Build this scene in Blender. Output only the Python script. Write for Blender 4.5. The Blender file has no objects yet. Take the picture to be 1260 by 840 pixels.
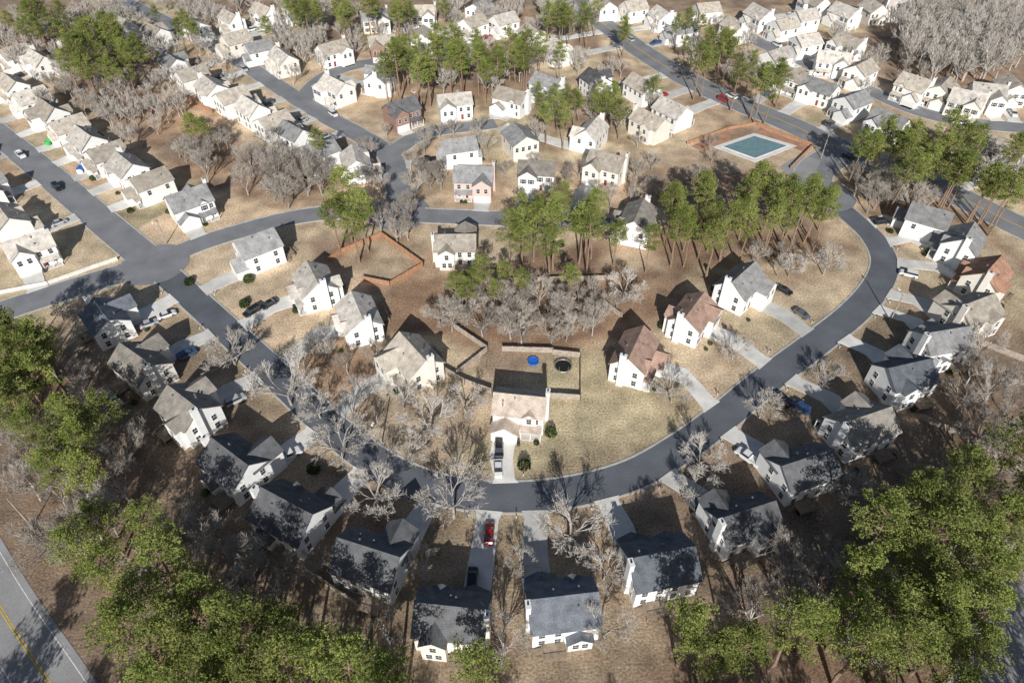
import bpy, math, random
import numpy as np
from mathutils import Vector, Matrix
random.seed(7)
R=random
scene=bpy.context.scene
COL=scene.collection
CH=120.0; TH=math.radians(44); F=851.0
S_,C_=math.sin(TH),math.cos(TH)
def P(x,y,z=0.0):
    # site survey: converts reference bearings to site coordinates (metres)
    u=(x-630)/F; w=(y-420)/F
    t=(CH-z)/(S_+w*C_)
    return (u*t,(C_-w*S_)*t)

# ---------------- materials
def mat(name,col,rough=.9,var=.2,scale=.6,objr=0.0,fine=0.0,fscale=12,spec=.2,bump=0,metal=0,rows=0,attr=None,col2=None,trans=0):
    m=bpy.data.materials.new(name); m.use_nodes=True
    nt=m.node_tree; N=nt.nodes; L=nt.links
    b=N["Principled BSDF"]; b.inputs["Roughness"].default_value=rough
    b.inputs["Specular IOR Level"].default_value=spec; b.inputs["Metallic"].default_value=metal
    g=N.new("ShaderNodeNewGeometry")
    if attr:
        a=N.new("ShaderNodeAttribute"); a.attribute_name=attr; cur=a.outputs["Color"]
    elif col2:
        n0=N.new("ShaderNodeTexNoise"); n0.inputs["Scale"].default_value=scale*.5; n0.inputs["Detail"].default_value=6
        L.new(g.outputs["Position"],n0.inputs["Vector"])
        r0=N.new("ShaderNodeMapRange"); r0.inputs[1].default_value=.42; r0.inputs[2].default_value=.6
        L.new(n0.outputs[0],r0.inputs[0])
        mx=N.new("ShaderNodeMixRGB"); mx.inputs[1].default_value=(*col,1); mx.inputs[2].default_value=(*col2,1)
        L.new(r0.outputs[0],mx.inputs[0]); cur=mx.outputs[0]
    else:
        rgb=N.new("ShaderNodeRGB"); rgb.outputs[0].default_value=(*col,1); cur=rgb.outputs[0]
    def mul(cur,val):
        v=N.new("ShaderNodeVectorMath"); v.operation='SCALE'
        L.new(cur,v.inputs[0]); L.new(val,v.inputs["Scale"]); return v.outputs[0]
    def noise(sc,lo,hi,det=4):
        n=N.new("ShaderNodeTexNoise"); n.inputs["Scale"].default_value=sc; n.inputs["Detail"].default_value=det
        L.new(g.outputs["Position"],n.inputs["Vector"])
        r=N.new("ShaderNodeMapRange"); r.inputs[1].default_value=.3; r.inputs[2].default_value=.7
        r.inputs[3].default_value=lo; r.inputs[4].default_value=hi; L.new(n.outputs[0],r.inputs[0]); return r.outputs[0]
    if var: cur=mul(cur,noise(scale,1-var,1+var))
    if fine: cur=mul(cur,noise(fscale,1-fine,1+fine,3))
    if rows:
        s=N.new("ShaderNodeSeparateXYZ"); L.new(g.outputs["Position"],s.inputs[0])
        a1=N.new("ShaderNodeMath"); a1.operation='MULTIPLY'; a1.inputs[1].default_value=rows; L.new(s.outputs[2],a1.inputs[0])
        a2=N.new("ShaderNodeMath"); a2.operation='FRACT'; L.new(a1.outputs[0],a2.inputs[0])
        r=N.new("ShaderNodeMapRange"); r.inputs[1].default_value=0; r.inputs[2].default_value=.3; r.inputs[3].default_value=.82; r.inputs[4].default_value=1
        L.new(a2.outputs[0],r.inputs[0]); cur=mul(cur,r.outputs[0])
    if objr:
        o=N.new("ShaderNodeObjectInfo")
        r=N.new("ShaderNodeMapRange"); r.inputs[3].default_value=1-objr; r.inputs[4].default_value=1+objr
        L.new(o.outputs["Random"],r.inputs[0]); cur=mul(cur,r.outputs[0])
    L.new(cur,b.inputs["Base Color"])
    if bump:
        n=N.new("ShaderNodeTexNoise"); n.inputs["Scale"].default_value=fscale; n.inputs["Detail"].default_value=5
        L.new(g.outputs["Position"],n.inputs["Vector"])
        bp=N.new("ShaderNodeBump"); bp.inputs["Strength"].default_value=bump; bp.inputs["Distance"].default_value=.3
        L.new(n.outputs[0],bp.inputs["Height"]); L.new(bp.outputs[0],b.inputs["Normal"])
    if trans:
        tr=N.new("ShaderNodeBsdfTranslucent"); L.new(cur,tr.inputs[0])
        mx=N.new("ShaderNodeMixShader"); mx.inputs[0].default_value=trans
        L.new(b.outputs[0],mx.inputs[1]); L.new(tr.outputs[0],mx.inputs[2]); L.new(mx.outputs[0],N["Material Output"].inputs[0])
    return m
M={}
M['ground']=mat("ground_soil",(0,0,0),var=.3,scale=.18,fine=.38,fscale=2.2,attr="Col",bump=.5)
M['asphalt']=mat("asphalt",(.125,.135,.155),var=.2,scale=.12,fine=.12,fscale=3)
M['asphalt2']=mat("asphalt_worn",(.23,.235,.25),var=.16,scale=.15,fine=.12,fscale=3)
M['asphalt3']=mat("asphalt_pale",(.31,.31,.315),var=.16,scale=.15,fine=.12,fscale=3)
M['kerb']=mat("kerb_concrete",(.46,.45,.42),var=.15)
M['concrete']=mat("driveway_concrete",(.62,.61,.58),var=.14,scale=.3,fine=.08,fscale=4,objr=.18)
M['yellow']=mat("yellow_paint",(.6,.42,.08),var=.25,scale=2)
M['whitep']=mat("white_road_paint",(.7,.7,.68),var=.2,scale=2)
roofs={'d':(.12,.123,.13),'b':(.14,.155,.18),'t':(.44,.395,.335),'g':(.29,.29,.29),'r':(.39,.265,.21),'l':(.56,.52,.47),'o':(.37,.215,.15),'w':(.25,.23,.205),'p':(.55,.46,.385)}
for k,c in roofs.items(): M['roof_'+k]=mat("shingle_"+k,c,var=.26,scale=.6,fine=.3,fscale=6,objr=.2 if k not in'pr' else 0,rows=5)
walls={'w':(.87,.87,.86),'c':(.79,.75,.68),'g':(.5,.52,.54),'t':(.58,.50,.40),'b':(.33,.205,.165),'p':(.64,.49,.44)}
for k,c in walls.items(): M['wall_'+k]=mat("siding_"+k,c,rough=.7,var=.06,rows=4,objr=.05)
M['trim']=mat("white_trim",(.8,.8,.78),rough=.5,var=.04)
M['glass']=mat("window_glass",(.04,.05,.06),rough=.08,var=0,spec=.8)
M['shut']=mat("dark_shutter",(.05,.05,.06),var=0)
M['door']=mat("door_paint",(.22,.05,.04),rough=.5,var=.05,objr=.5)
M['wood']=mat("weathered_wood",(.30,.24,.18),var=.25,scale=1.5,fine=.2)
M['cedar']=mat("cedar_fence",(.40,.225,.135),var=.2,scale=1.5)
M['greyfence']=mat("grey_wood_fence",(.38,.33,.28),var=.25,scale=1.5)
M['whitefence']=mat("white_fence",(.7,.69,.66),var=.08)
M['clay']=mat("brick_terrace",(.42,.235,.16),var=.25,scale=.4,fine=.2,fscale=3)
M['bark']=mat("pine_bark",(.27,.19,.14),var=.25,scale=2)
M['bark2']=mat("grey_bark",(.38,.355,.33),var=.2,scale=2,objr=.25)
M['twig']=mat("bare_twigs",(.40,.362,.32),var=.15,scale=.4,objr=.32)
M['twig2']=mat("pale_bare_twigs",(.50,.465,.425),var=.12,scale=.4,objr=.15)
M['needle']=mat("pine_needles",(.20,.25,.062),rough=.7,var=.25,scale=.5,objr=.25,col2=(.305,.335,.10),trans=.27)
M['shrub']=mat("shrub_leaves",(.06,.085,.03),var=.3,scale=1,objr=.4)
M['black']=mat("black_rubber",(.02,.02,.02),var=0)
M['metal']=mat("grey_metal",(.4,.4,.4),rough=.4,var=0,metal=.6)
M['pool']=mat("pool_water",(.17,.28,.31),rough=.06,var=.12,spec=.5)
M['bluep']=mat("blue_plastic",(.03,.14,.55),rough=.4,var=.05)
M['greenp']=mat("green_plastic",(.08,.45,.12),rough=.4,var=.05)
M['lamp']=mat("lamp_glass",(.8,.8,.75),rough=.2,var=0)
carcols={'white':(.75,.75,.75),'silver':(.45,.46,.48),'black':(.02,.02,.025),'red':(.4,.02,.02),'blue':(.04,.09,.22),'grey':(.13,.14,.15)}
for k,c in carcols.items(): M['car_'+k]=mat("car_paint_"+k,c,rough=.25,var=0,spec=.6)

# ---------------- mesh builder
class MB:
    def __init__(s): s.v=[];s.f=[];s.m=[]
    def poly(s,pts,mi=0):
        n=len(s.v); s.v+= [tuple(p) for p in pts]; s.f.append(tuple(range(n,n+len(pts)))); s.m.append(mi)
    def hexa(s,b,t,mi=0):
        n=len(s.v); s.v+=[tuple(p) for p in b]+[tuple(p) for p in t]
        k=len(b)
        s.f.append(tuple(n+i for i in reversed(range(k)))); s.f.append(tuple(n+k+i for i in range(k))); s.m+=[mi,mi]
        for i in range(k):
            j=(i+1)%k; s.f.append((n+i,n+j,n+k+j,n+k+i)); s.m.append(mi)
    def box(s,x0,x1,y0,y1,z0,z1,mi=0):
        s.hexa([(x0,y0,z0),(x1,y0,z0),(x1,y1,z0),(x0,y1,z0)],[(x0,y0,z1),(x1,y0,z1),(x1,y1,z1),(x0,y1,z1)],mi)
    def frus(s,b,t,z0,z1,mi=0):
        (a,c,d,e)=b;(g,h,i,j)=t
        s.hexa([(a,d,z0),(c,d,z0),(c,e,z0),(a,e,z0)],[(g,i,z1),(h,i,z1),(h,j,z1),(g,j,z1)],mi)
    def slab(s,q,th=.2,mi=0):
        s.hexa([(p[0],p[1],p[2]-th) for p in q],q,mi)
    def tube(s,a,b,r0,r1,n=5,mi=0):
        a=Vector(a);b=Vector(b);d=(b-a)
        if d.length<1e-5:return
        d.normalize(); u=d.orthogonal().normalized(); w=d.cross(u)
        k=len(s.v)
        for c,r in((a,r0),(b,r1)):
            for i in range(n):
                an=2*math.pi*i/n; p=c+u*(r*math.cos(an))+w*(r*math.sin(an)); s.v.append((p.x,p.y,p.z))
        for i in range(n):
            j=(i+1)%n; s.f.append((k+i,k+j,k+n+j,k+n+i)); s.m.append(mi)
    def cap(s,c,r,n,z,mi=0):
        s.poly([(c[0]+r*math.cos(2*math.pi*i/n),c[1]+r*math.sin(2*math.pi*i/n),z) for i in range(n)],mi)
    def mesh(s,name,mats,smooth=False):
        me=bpy.data.meshes.new(name); me.from_pydata(s.v,[],s.f)
        for m in mats: me.materials.append(m)
        if len(mats)>1: me.polygons.foreach_set("material_index",s.m)
        if smooth: me.polygons.foreach_set("use_smooth",[True]*len(s.f))
        me.update(); return me
def add(name,data,parent=None,loc=(0,0,0),rz=0,sc=None,kind=None,label=None,cat=None,group=None):
    o=bpy.data.objects.new(name,data); COL.objects.link(o)
    o.location=loc; o.rotation_euler=(0,0,rz)
    if sc: o.scale=sc if isinstance(sc,tuple) else (sc,sc,sc)
    if parent: o.parent=parent
    if data is None: o.empty_display_size=.5
    if kind:o["kind"]=kind
    if label:o["label"]=label
    if cat:o["category"]=cat
    if group:o["group"]=group
    return o

# ---------------- roads
def smooth(pts,step=2.5):
    pts=[Vector((p[0],p[1])) for p in pts]
    pts=[pts[0]*2-pts[1]]+pts+[pts[-1]*2-pts[-2]]
    out=[]
    for i in range(1,len(pts)-2):
        a,b,c,d=pts[i-1:i+3]; n=max(2,int((c-b).length/step))
        for k in range(n):
            t=k/n
            out.append(.5*((2*b)+(c-a)*t+(2*a-5*b+4*c-d)*t*t+(3*b-a-3*c+d)*t**3))
    out.append(pts[-2]); return out
roads=[
 ("street",[(190,325),(235,365),(290,415),(350,470),(410,527),(460,566),(510,592),(570,607),(640,611),(710,603),(780,583),(840,549),(890,512),(940,470),(1000,425),(1050,385),(1080,350),(1088,320),(1072,290),(1045,265),(1015,240)],7.2,'asphalt'),
 ("street",[(-120,80),(-60,122),(0,167),(60,215),(130,275),(190,325)],9,'asphalt2'),
 ("street",[(190,325),(120,345),(50,367),(-10,387),(-100,420)],9,'asphalt2'),
 ("street",[(190,325),(240,302),(300,283),(370,266),(440,260),(520,265),(600,268),(700,272)],7.5,'asphalt2'),
 ("street",[(492,262),(490,225),(478,190),(440,165),(400,143),(360,118),(320,92),(270,60),(215,32),(160,5),(120,-15)],8,'asphalt2'),
 ("street",[(370,124),(400,95),(440,80),(520,68)],8,'asphalt2'),
 ("street",[(478,190),(525,164),(610,152)],7.5,'asphalt2'),
 ("avenue",[(670,-30),(715,8),(750,35),(800,70),(850,100),(910,128),(970,152),(1030,180),(1085,205),(1150,228),(1220,262),(1320,310)],12,'asphalt2'),
 ("street",[(1015,240),(1000,222),(1008,205),(1040,185)],12,'asphalt2'),
 ("street",[(880,20),(930,50),(1000,82),(1070,112),(1130,137),(1200,152),(1300,160)],8.5,'asphalt2'),
 ("country_road",[(-150,480),(-60,640),(0,747),(62,842),(125,940)],10.5,'asphalt3'),
 ("side_road",[(1320,660),(1262,745),(1228,800),(1200,870)],8.5,'asphalt3'),
]
RD=[]
for nm,pp,w,m in roads: RD.append((nm,smooth([P(*p) for p in pp]),w,m))
SEG=[]
for i,(nm,c,w,m) in enumerate(RD):
    a=np.array([[p.x,p.y] for p in c]); SEG.append(a)
def nearest_road(x,y,skip=None):
    best=(1e9,None,0,-1)
    for i,a in enumerate(SEG):
        if i==skip: continue
        d=np.hypot(a[:,0]-x,a[:,1]-y); k=int(d.argmin())
        if d[k]<best[0]: best=(float(d[k]),a[k],RD[i][2],i)
    return best
def in_road(x,y,m=0,skip=None):
    for i,a in enumerate(SEG):
        if i==skip: continue
        if np.hypot(a[:,0]-x,a[:,1]-y).min()<RD[i][2]/2+m: return True
    return False
def normals(c):
    out=[]
    for i in range(len(c)):
        t=(c[min(i+1,len(c)-1)]-c[max(i-1,0)]).normalized(); out.append(Vector((-t.y,t.x)))
    return out
JUNC=[P(190,325),P(492,262),P(1015,240)]
for i,(nm,c,w,m) in enumerate(RD):
    z=.012+.004*i
    mb=MB(); n=normals(c)
    for k in range(len(c)-1):
        a,b=c[k],c[k+1];na,nb=n[k]*w/2,n[k+1]*w/2
        mb.poly([(a.x-na.x,a.y-na.y,z),(b.x-nb.x,b.y-nb.y,z),(b.x+nb.x,b.y+nb.y,z),(a.x+na.x,a.y+na.y,z)])
    add(nm,mb.mesh(nm,[M[m]]),kind="structure")
    if nm!="country_road":
        kb=MB()
        for sgn in(-1,1):
            for k in range(len(c)-1):
                a,b=c[k],c[k+1]
                p0=a+n[k]*sgn*w/2;q0=b+n[k+1]*sgn*w/2;p1=a+n[k]*sgn*(w/2+.45);q1=b+n[k+1]*sgn*(w/2+.45)
                mid=(p0+q1)/2
                if in_road(mid.x,mid.y,.2,skip=i) or any(math.hypot(mid.x-j[0],mid.y-j[1])<9 for j in JUNC): continue
                bb=[(p0.x,p0.y,0),(q0.x,q0.y,0),(q1.x,q1.y,0),(p1.x,p1.y,0)]
                if sgn<0: bb=bb[::-1]
                kb.hexa(bb,[(x,y,.12) for x,y,_ in bb])
        add("kerb",kb.mesh("kerb",[M['kerb']]),kind="structure")
    if nm in("country_road","avenue"):
        mk=MB(); zz=z+.02
        offs=[(-.2,.09,0),(.2,.09,0)]+([(-w/2+1.2,.08,1),(w/2-1.2,.08,1)] if nm=="country_road" else [])
        for off,hw,mi in offs:
            for k in range(len(c)-1):
                a,b=c[k],c[k+1];q=[]
                for pt,nn,s in((a,n[k],-1),(b,n[k+1],-1),(b,n[k+1],1),(a,n[k],1)):
                    r=pt+nn*(off+s*hw); q.append((r.x,r.y,zz))
                mk.poly(q,mi)
        add("road_marking",mk.mesh("road_marking",[M['yellow'],M['whitep']]),kind="structure")
for j in JUNC:
    mb=MB(); mb.cap(j,9.5,28,.065)
    add("street_junction",mb.mesh("street_junction",[M['asphalt2']]),kind="structure")

# ---------------- windows etc shared
def window_mesh(sh):
    b=MB(); w,h=.52,.75
    b.box(-w-.1,w+.1,-.05,.0,-h-.1,h+.1,0)
    b.box(-w,w,-.062,-.051,-h,h,1)
    b.box(-w,w,-.085,-.063,-.03,.03,0); b.box(-.02,.02,-.08,-.0635,.031,h,0)
    if sh:
        b.box(-w-.45,-w-.11,-.05,0,-h,h,2); b.box(w+.11,w+.45,-.05,0,-h,h,2)
    return b.mesh("window",[M['trim'],M['glass'],M['shut']])
WIN=[window_mesh(0),window_mesh(1)]
b=MB(); b.box(-2.45,2.45,-.04,0,0,2.3,0)
for i in range(4): b.box(-2.3,2.3,-.07,-.041,.08+i*.56,.08+i*.56+.46,0)
GAR=b.mesh("garage_door",[M['trim']])
b=MB(); b.box(-.6,.6,-.04,0,0,2.25,0); b.box(-.46,.46,-.08,-.041,.05,2.1,1); b.box(.3,.38,-.12,-.081,1,1.1,2)
DOOR=b.mesh("door",[M['trim'],M['door'],M['metal']])
def deck_mesh():
    b=MB(); b.box(-2,2,0,3,.9,1.02)
    for x in(-1.9,1.9):
        for y in(.3,2.9): b.box(x-.07,x+.07,y-.07,y+.07,0,.89)
        b.box(x-.04,x+.04,.1,3,1.75,1.82)
    b.box(-1.85,1.85,2.9,2.98,1.75,1.82)
    for i in range(13): b.box(-1.8+i*.3-.02,-1.8+i*.3+.02,2.92,2.96,1.03,1.74)
    for i in range(5): b.box(2.01+i*.28,2.01+(i+1)*.28,.4,1.4,.68-i*.17,.74-i*.17)
    return b.mesh("deck",[M['wood']])
DECK=deck_mesh()

def gable(wb,rb,x0,x1,y0,y1,H,pitch,axis,ov=.4,wi=0,endov=(1,1)):
    g=.22
    if axis=='x':
        yc=(y0+y1)/2;rise=pitch*(y1-y0)/2
        A=[(y0,0),(y1,0),(y1,H),(yc,H+rise),(y0,H)]
        wb.hexa([(x0,a,c) for a,c in A][::-1],[(x1,a,c) for a,c in A][::-1],wi)
        xa,xb=x0-ov*endov[0],x1+ov*endov[1]; d=pitch*ov
        rb.slab([(xa,y0-ov,H-d+g),(xb,y0-ov,H-d+g),(xb,yc,H+rise+g),(xa,yc,H+rise+g)])
        rb.slab([(xa,yc,H+rise+g),(xb,yc,H+rise+g),(xb,y1+ov,H-d+g),(xa,y1+ov,H-d+g)])
    else:
        xc=(x0+x1)/2;rise=pitch*(x1-x0)/2
        A=[(x0,0),(x1,0),(x1,H),(xc,H+rise),(x0,H)]
        wb.hexa([(a,y0,c) for a,c in A],[(a,y1,c) for a,c in A],wi)
        ya,yb=y0-ov*endov[0],y1+ov*endov[1]; d=pitch*ov
        rb.slab([(x0-ov,ya,H-d+g),(xc,ya,H+rise+g),(xc,yb,H+rise+g),(x0-ov,yb,H-d+g)])
        rb.slab([(xc,ya,H+rise+g),(x1+ov,ya,H-d+g),(x1+ov,yb,H-d+g),(xc,yb,H+rise+g)])
    return rise
HOUSES=[];DRIVES=[]
RN={'d':'dark grey','b':'blue-grey','t':'tan','g':'grey','r':'pinkish brown','l':'pale tan','o':'rust brown','w':'weathered brown','p':'light pinkish tan'}
WN={'w':'white','c':'cream','g':'grey','t':'tan','b':'red brick','p':'pinkish'}
def house(px,py,roof='t',wall='w',style=0,face=None,W=None,D=None,side=None,chim=None,drive=True,h=None,rear=None,front=None):
    near=py>290
    cx,cy=P(px,py,6.0)
    W=W or R.uniform(11,12.8); D=D or R.uniform(8.6,10); H=h or R.uniform(5.4,6)
    W*=.93;D*=.93
    if style==1: W,D=min(W,9.4),max(D,10.8)
    pitch=R.uniform(.62,.8); side=side or R.choice((-1,1))
    if face: fx,fy=P(*face)
    else:
        d,pt,w,_=nearest_road(cx,cy)
        if d<55: fx,fy=pt
        else: fx,fy=cx+R.uniform(-4,4),cy-10*R.choice((1,-1))
    ang=math.atan2(fy-cy,fx-cx)+math.pi/2
    e=add("house",None,loc=(cx,cy,0),rz=ang,cat="house",group="two-storey suburban houses")
    HOUSES.append((cx,cy,W,D,ang))
    wb,rb=MB(),MB(); ww=5.7; proj=R.choice((1.5,2.2,3)); two=(front if front is not None else R.random()<.55)
    wx=side*(W/2-ww/2); wx0,wx1=wx-ww/2,wx+ww/2
    if side>0: wx1-=.02
    else: wx0+=.02
    if style==0: rise=gable(wb,rb,-W/2,W/2,-D/2,D/2,H,pitch,'x')
    else: rise=gable(wb,rb,-W/2,W/2,-D/2,D/2,H,pitch*.85,'y'); two=False
    wh=H-.03 if two else 2.9
    yi=-.3 if (two and style==0) else -D/2+.1
    gable(wb,rb,wx0,wx1,-D/2-proj,yi,wh,pitch,'y',endov=(1,0),ov=.35)
    rr=rear if rear is not None else (R.random()<.45)
    rx=-side*W*.2
    if rr:
        r2=H-.05 if (style==0 and R.random()<.6) else 2.8
        gable(wb,rb,rx-2.1,rx+2.1,(.3 if r2>3 else D/2-.1),D/2+1.4,r2,pitch,'y',endov=(0,1),ov=.3)
    if style==0 and not two:
        gx=-side*W*.22
        gable(wb,rb,gx-1.5,gx+1.5,-D/2-.25,-.6,H-.06,pitch,'y',endov=(1,0),ov=.25)
    for _ in range(3):
        vx=R.uniform(-W*.35,W*.35) if style==0 else R.uniform(-W*.3,W*.3); 
        vy=R.uniform(.8,D*.35)*R.choice((-1,1))
        zz=H+ (rise*(1-abs(vy)/(D/2)) if style==0 else rise*(1-abs(vx)/(W/2)))
        rb.box(vx-.14,vx+.14,vy-.14,vy+.14,zz,zz+.75,1)
    add("wall",wb.mesh("wall",[M['wall_'+wall]]),e); add("roof",rb.mesh("roof",[M['roof_'+roof],M['metal']]),e)
    add("garage_door",GAR,e,loc=(wx,-D/2-proj,.02))
    dx=-side*(W/2-4.0)
    fy0=-D/2
    add("door",DOOR,e,loc=(dx if style==0 else -side*2.2,fy0,.3))
    if R.random()<.65:
        pb=MB(); a0=-W/2+.2 if side>0 else wx1+.4; a1=wx0-.4 if side>0 else W/2-.2
        pb.slab([(a0,fy0-1.9,2.55),(a1,fy0-1.9,2.55),(a1,fy0-.01,3.3),(a0,fy0-.01,3.3)],.15,0)
        for x in(a0+.2,(a0+a1)/2,a1-.2): pb.box(x-.09,x+.09,fy0-1.8,fy0-1.62,.26,2.4,1)
        pb.box(a0,a1,fy0-1.9,fy0-.01,.0,.25,2)
        add("porch",pb.mesh("porch",[M['roof_'+roof],M['trim'],M['concrete']]),e)
    wm=WIN[R.random()<.35]
    def win(x,y,z,r,s=1): add("window",wm if r==0 else WIN[0],e,loc=(x,y,z),rz=r,sc=s)
    if two: win(wx-1.2,-D/2-proj,4.2,0); win(wx+1.2,-D/2-proj,4.2,0)
    x=-side*(W/2-1.6); win(x,fy0,4.3,0); win(x,fy0,1.7,0)
    if style==0 and not two: win(-side*W*.22,-D/2-.25,4.4,0)
    else: win(-side*(W/2-4.4),fy0,4.3,0)
    for x in(-W*.36,-W*.12,W*.12,W*.36):
        yy=D/2
        if rr and abs(x-rx)<2.6: continue
        win(x,yy,4.2,math.pi)
        if near or R.random()<.5: win(x,yy,1.6,math.pi)
    if rr:
        win(rx-.8,D/2+1.4,1.6 ,math.pi); win(rx+.8,D/2+1.4,1.6,math.pi)
        if r2>3: win(rx,D/2+1.4,4.3,math.pi)
    for s in(-1,1):
        for y in(-D*.25,D*.28):
            if near or s==1: win(s*W/2,y,4.2,s*math.pi/2)
            if near: win(s*W/2,y,1.6,s*math.pi/2)
    if near: add("deck",DECK,e,loc=(side*W*.2,D/2+.02,0))
    c=chim if chim is not None else R.choice((0,1,1,-1))
    if c and style==0:
        cb=MB(); x0=c*W/2; x1=x0+c*.8; a,b_=min(x0,x1)+(.01 if c>0 else 0),max(x0,x1)-(.01 if c<0 else 0)
        top=H+rise+.9
        cb.box(a,b_,.4,1.9,0,top,0); cb.box(a-.08,b_+.08,.32,1.98,top+.003,top+.15,1); cb.box((a+b_)/2-.15,(a+b_)/2+.15,1,1.3,top+.153,top+.45,2)
        add("chimney",cb.mesh("chimney",[M['wall_'+wall],M['trim'],M['black']]),e)
    e["label"]=f"{WN[wall]} two-storey house with {RN[roof]} {'front-gabled' if style else 'shingle'} roof and garage"
    if drive:
        ca,sa=math.cos(ang),math.sin(ang)
        gx,gy=wx,-D/2-proj
        G=Vector((cx+gx*ca-gy*sa,cy+gx*sa+gy*ca))
        dirn=Vector((sa,-ca))
        d,pt,w,ri=nearest_road(G.x,G.y)
        if d<42:
            tgt=Vector((float(pt[0]),float(pt[1]))); dv=(tgt-G).normalized()
            end=tgt-dv*(w/2-.25)
            L=(end-G).length
            if L>2 and dv.dot(dirn)>.2:
                nn=Vector((-dirn.y,dirn.x)); n2=Vector((-dv.y,dv.x))
                mid=G+dirn*min(5,L*.4)
                db=MB(); hw=2.5; z=.13+.004*(len(DRIVES)%14)
                pts=[(G-nn*hw,G+nn*hw),(mid-nn*hw,mid+nn*hw),(end-n2*(hw*.85),end+n2*(hw*.85))]
                pts.insert(2,((pts[1][0]+(pts[2][0]-pts[1][0])*.85),(pts[1][1]+(pts[2][1]-pts[1][1])*.85)))
                e2=pts[-1]; pts[-1]=(e2[0]-n2*.6,e2[1]+n2*.6)
                for (a,b1),(c1,d1) in zip(pts,pts[1:]):
                    bb=[a,b1,d1,c1]
                    ar=((b1.x-a.x)*(d1.y-a.y)-(b1.y-a.y)*(d1.x-a.x))
                    if ar<0: bb=bb[::-1]
                    db.hexa([(q.x,q.y,0) for q in bb],[(q.x,q.y,z) for q in bb])
                add("driveway",db.mesh("driveway",[M['concrete']]),kind="structure")
                DRIVES.append((G,end,near))
                if L>9 and near:
                    q=end+n2*(hw+1.3)-dv*1.6; MAILS.append((q.x,q.y,math.atan2(dv.y,dv.x)))
    return e
MAILS=[]
H_=house
# inner houses
H_(640,494,'p','w',0,face=(626,600),W=11.8,D=8.2,side=-1,front=False,chim=1,rear=False)
H_(781,432,'r','w',0,face=(862,480),W=12.5,side=1,chim=-1)
H_(853,384,'r','w',0,face=(930,440),W=12,side=1,chim=-1)
H_(912,346,'g','w',0,face=(990,410),W=12,side=1,chim=-1)
H_(509,437,'t','c',0,face=(430,500),W=12,side=-1,chim=1)
H_(441,385,'l','w',0,face=(345,435),W=12,side=-1,chim=1)
H_(387,345,'l','w',0,face=(300,395),W=11,side=-1,chim=1)
H_(316,300,'g','w',1,face=(262,345),side=1)
H_(560,296,'t','c',0,face=(565,262),W=12,chim=1)
# outer ring
H_(128,388,'b','w',0,face=(225,372),W=11)
H_(172,445,'w','c',0,face=(265,412))
H_(231,500,'w','w',0,face=(325,462))
H_(287,566,'d','w',0,face=(385,515),W=12)
H_(356,627,'d','w',0,face=(440,560),W=13,D=10.5)
H_(456,685,'d','w',0,face=(515,600),W=12.5,side=-1)
H_(556,755,'d','c',0,face=(585,620),W=12.5,side=-1)
H_(692,742,'b','w',0,face=(665,620),W=12.3,side=1,rear=True)
H_(812,690,'b','w',0,face=(765,600),W=12.5,side=1,rear=False)
H_(916,636,'d','w',0,face=(845,560),W=12.5,side=1)
H_(990,572,'d','w',0,face=(915,510),W=12.5)
H_(1062,520,'w','w',0,face=(975,460),W=13)
H_(1115,457,'b','w',0,face=(1040,410),W=12)
H_(1160,415,'g','w',0,face=(1085,370))
H_(1198,378,'t','c',0,face=(1110,345))
H_(1216,336,'o','c',0,face=(1120,320))
H_(1186,296,'g','w',0,face=(1100,290))
H_(1143,266,'g','w',1,face=(1075,270))
# left blocks
for i,(x,y,c) in enumerate([(15,102,'t'),(38,119,'l'),(62,136,'t'),(84,153,'t'),(106,170,'l'),(130,186,'t'),(156,203,'l'),(184,220,'t'),(232,245,'g')]):
    H_(x,y,c,'w',i%2,W=12.2 if i<8 else 12.5,side=-1)
for x,y,c in [(36,300,'l'),(8,268,'t'),(-25,232,'g'),(-60,195,'t')]: H_(x,y,c,'w',0)
for i,(x,y,c) in enumerate([(212,76,'g'),(236,91,'t'),(260,106,'l'),(285,119,'t'),(310,133,'l'),(336,147,'t'),(362,163,'g'),(392,184,'g'),(437,196,'l')]):
    H_(x,y,c,'w',i%2)
far=[(18,65,'t','w'),(48,72,'l','w'),(90,50,'t','c'),(190,38,'t','w'),(240,30,'l','w'),(284,22,'t','w'),(325,14,'t','w'),(365,8,'g','w'),(150,28,'t','c'),
(290,48,'t','c'),(318,57,'g','w'),(348,70,'l','c'),(409,60,'t','w'),(470,52,'t','b'),(413,105,'l','w'),(468,93,'g','w'),(494,133,'d','b'),(559,124,'l','w'),
(630,118,'t','w'),(674,102,'g','w'),(734,98,'d','w'),(790,104,'t','w'),(800,148,'t','c'),(828,134,'l','w'),(565,178,'g','w'),(583,215,'g','p'),(661,207,'w','w'),
(747,200,'t','c'),(728,160,'l','w'),(640,168,'g','c'),(688,58,'l','w'),(655,40,'t','w'),(620,25,'l','w'),(582,28,'t','w'),(520,45,'t','w'),(548,40,'l','w'),(590,8,'g','w'),
(785,268,'w','w'),(780,8,'t','w'),(815,18,'l','w'),(870,10,'t','w'),(905,32,'t','w'),(935,18,'l','w'),(965,30,'t','w'),(990,20,'l','w'),(1005,2,'t','w'),(1040,15,'l','w'),(1075,10,'t','c'),(1105,8,'l','w'),
(975,93,'t','w'),(1010,106,'g','w'),(1050,123,'g','w'),(1095,148,'g','w'),(1025,72,'l','w'),(1060,85,'t','w'),(992,50,'l','w'),(1125,104,'t','w'),(1190,122,'l','c'),(1215,112,'l','w'),(1245,106,'t','w'),(1235,182,'t','w'),
(1045,52,'t','w'),(1160,108,'t','c'),(955,68,'l','w'),(520,15,'t','w'),(460,20,'g','c'),(745,5,'t','w'),(840,35,'g','w')]
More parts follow.
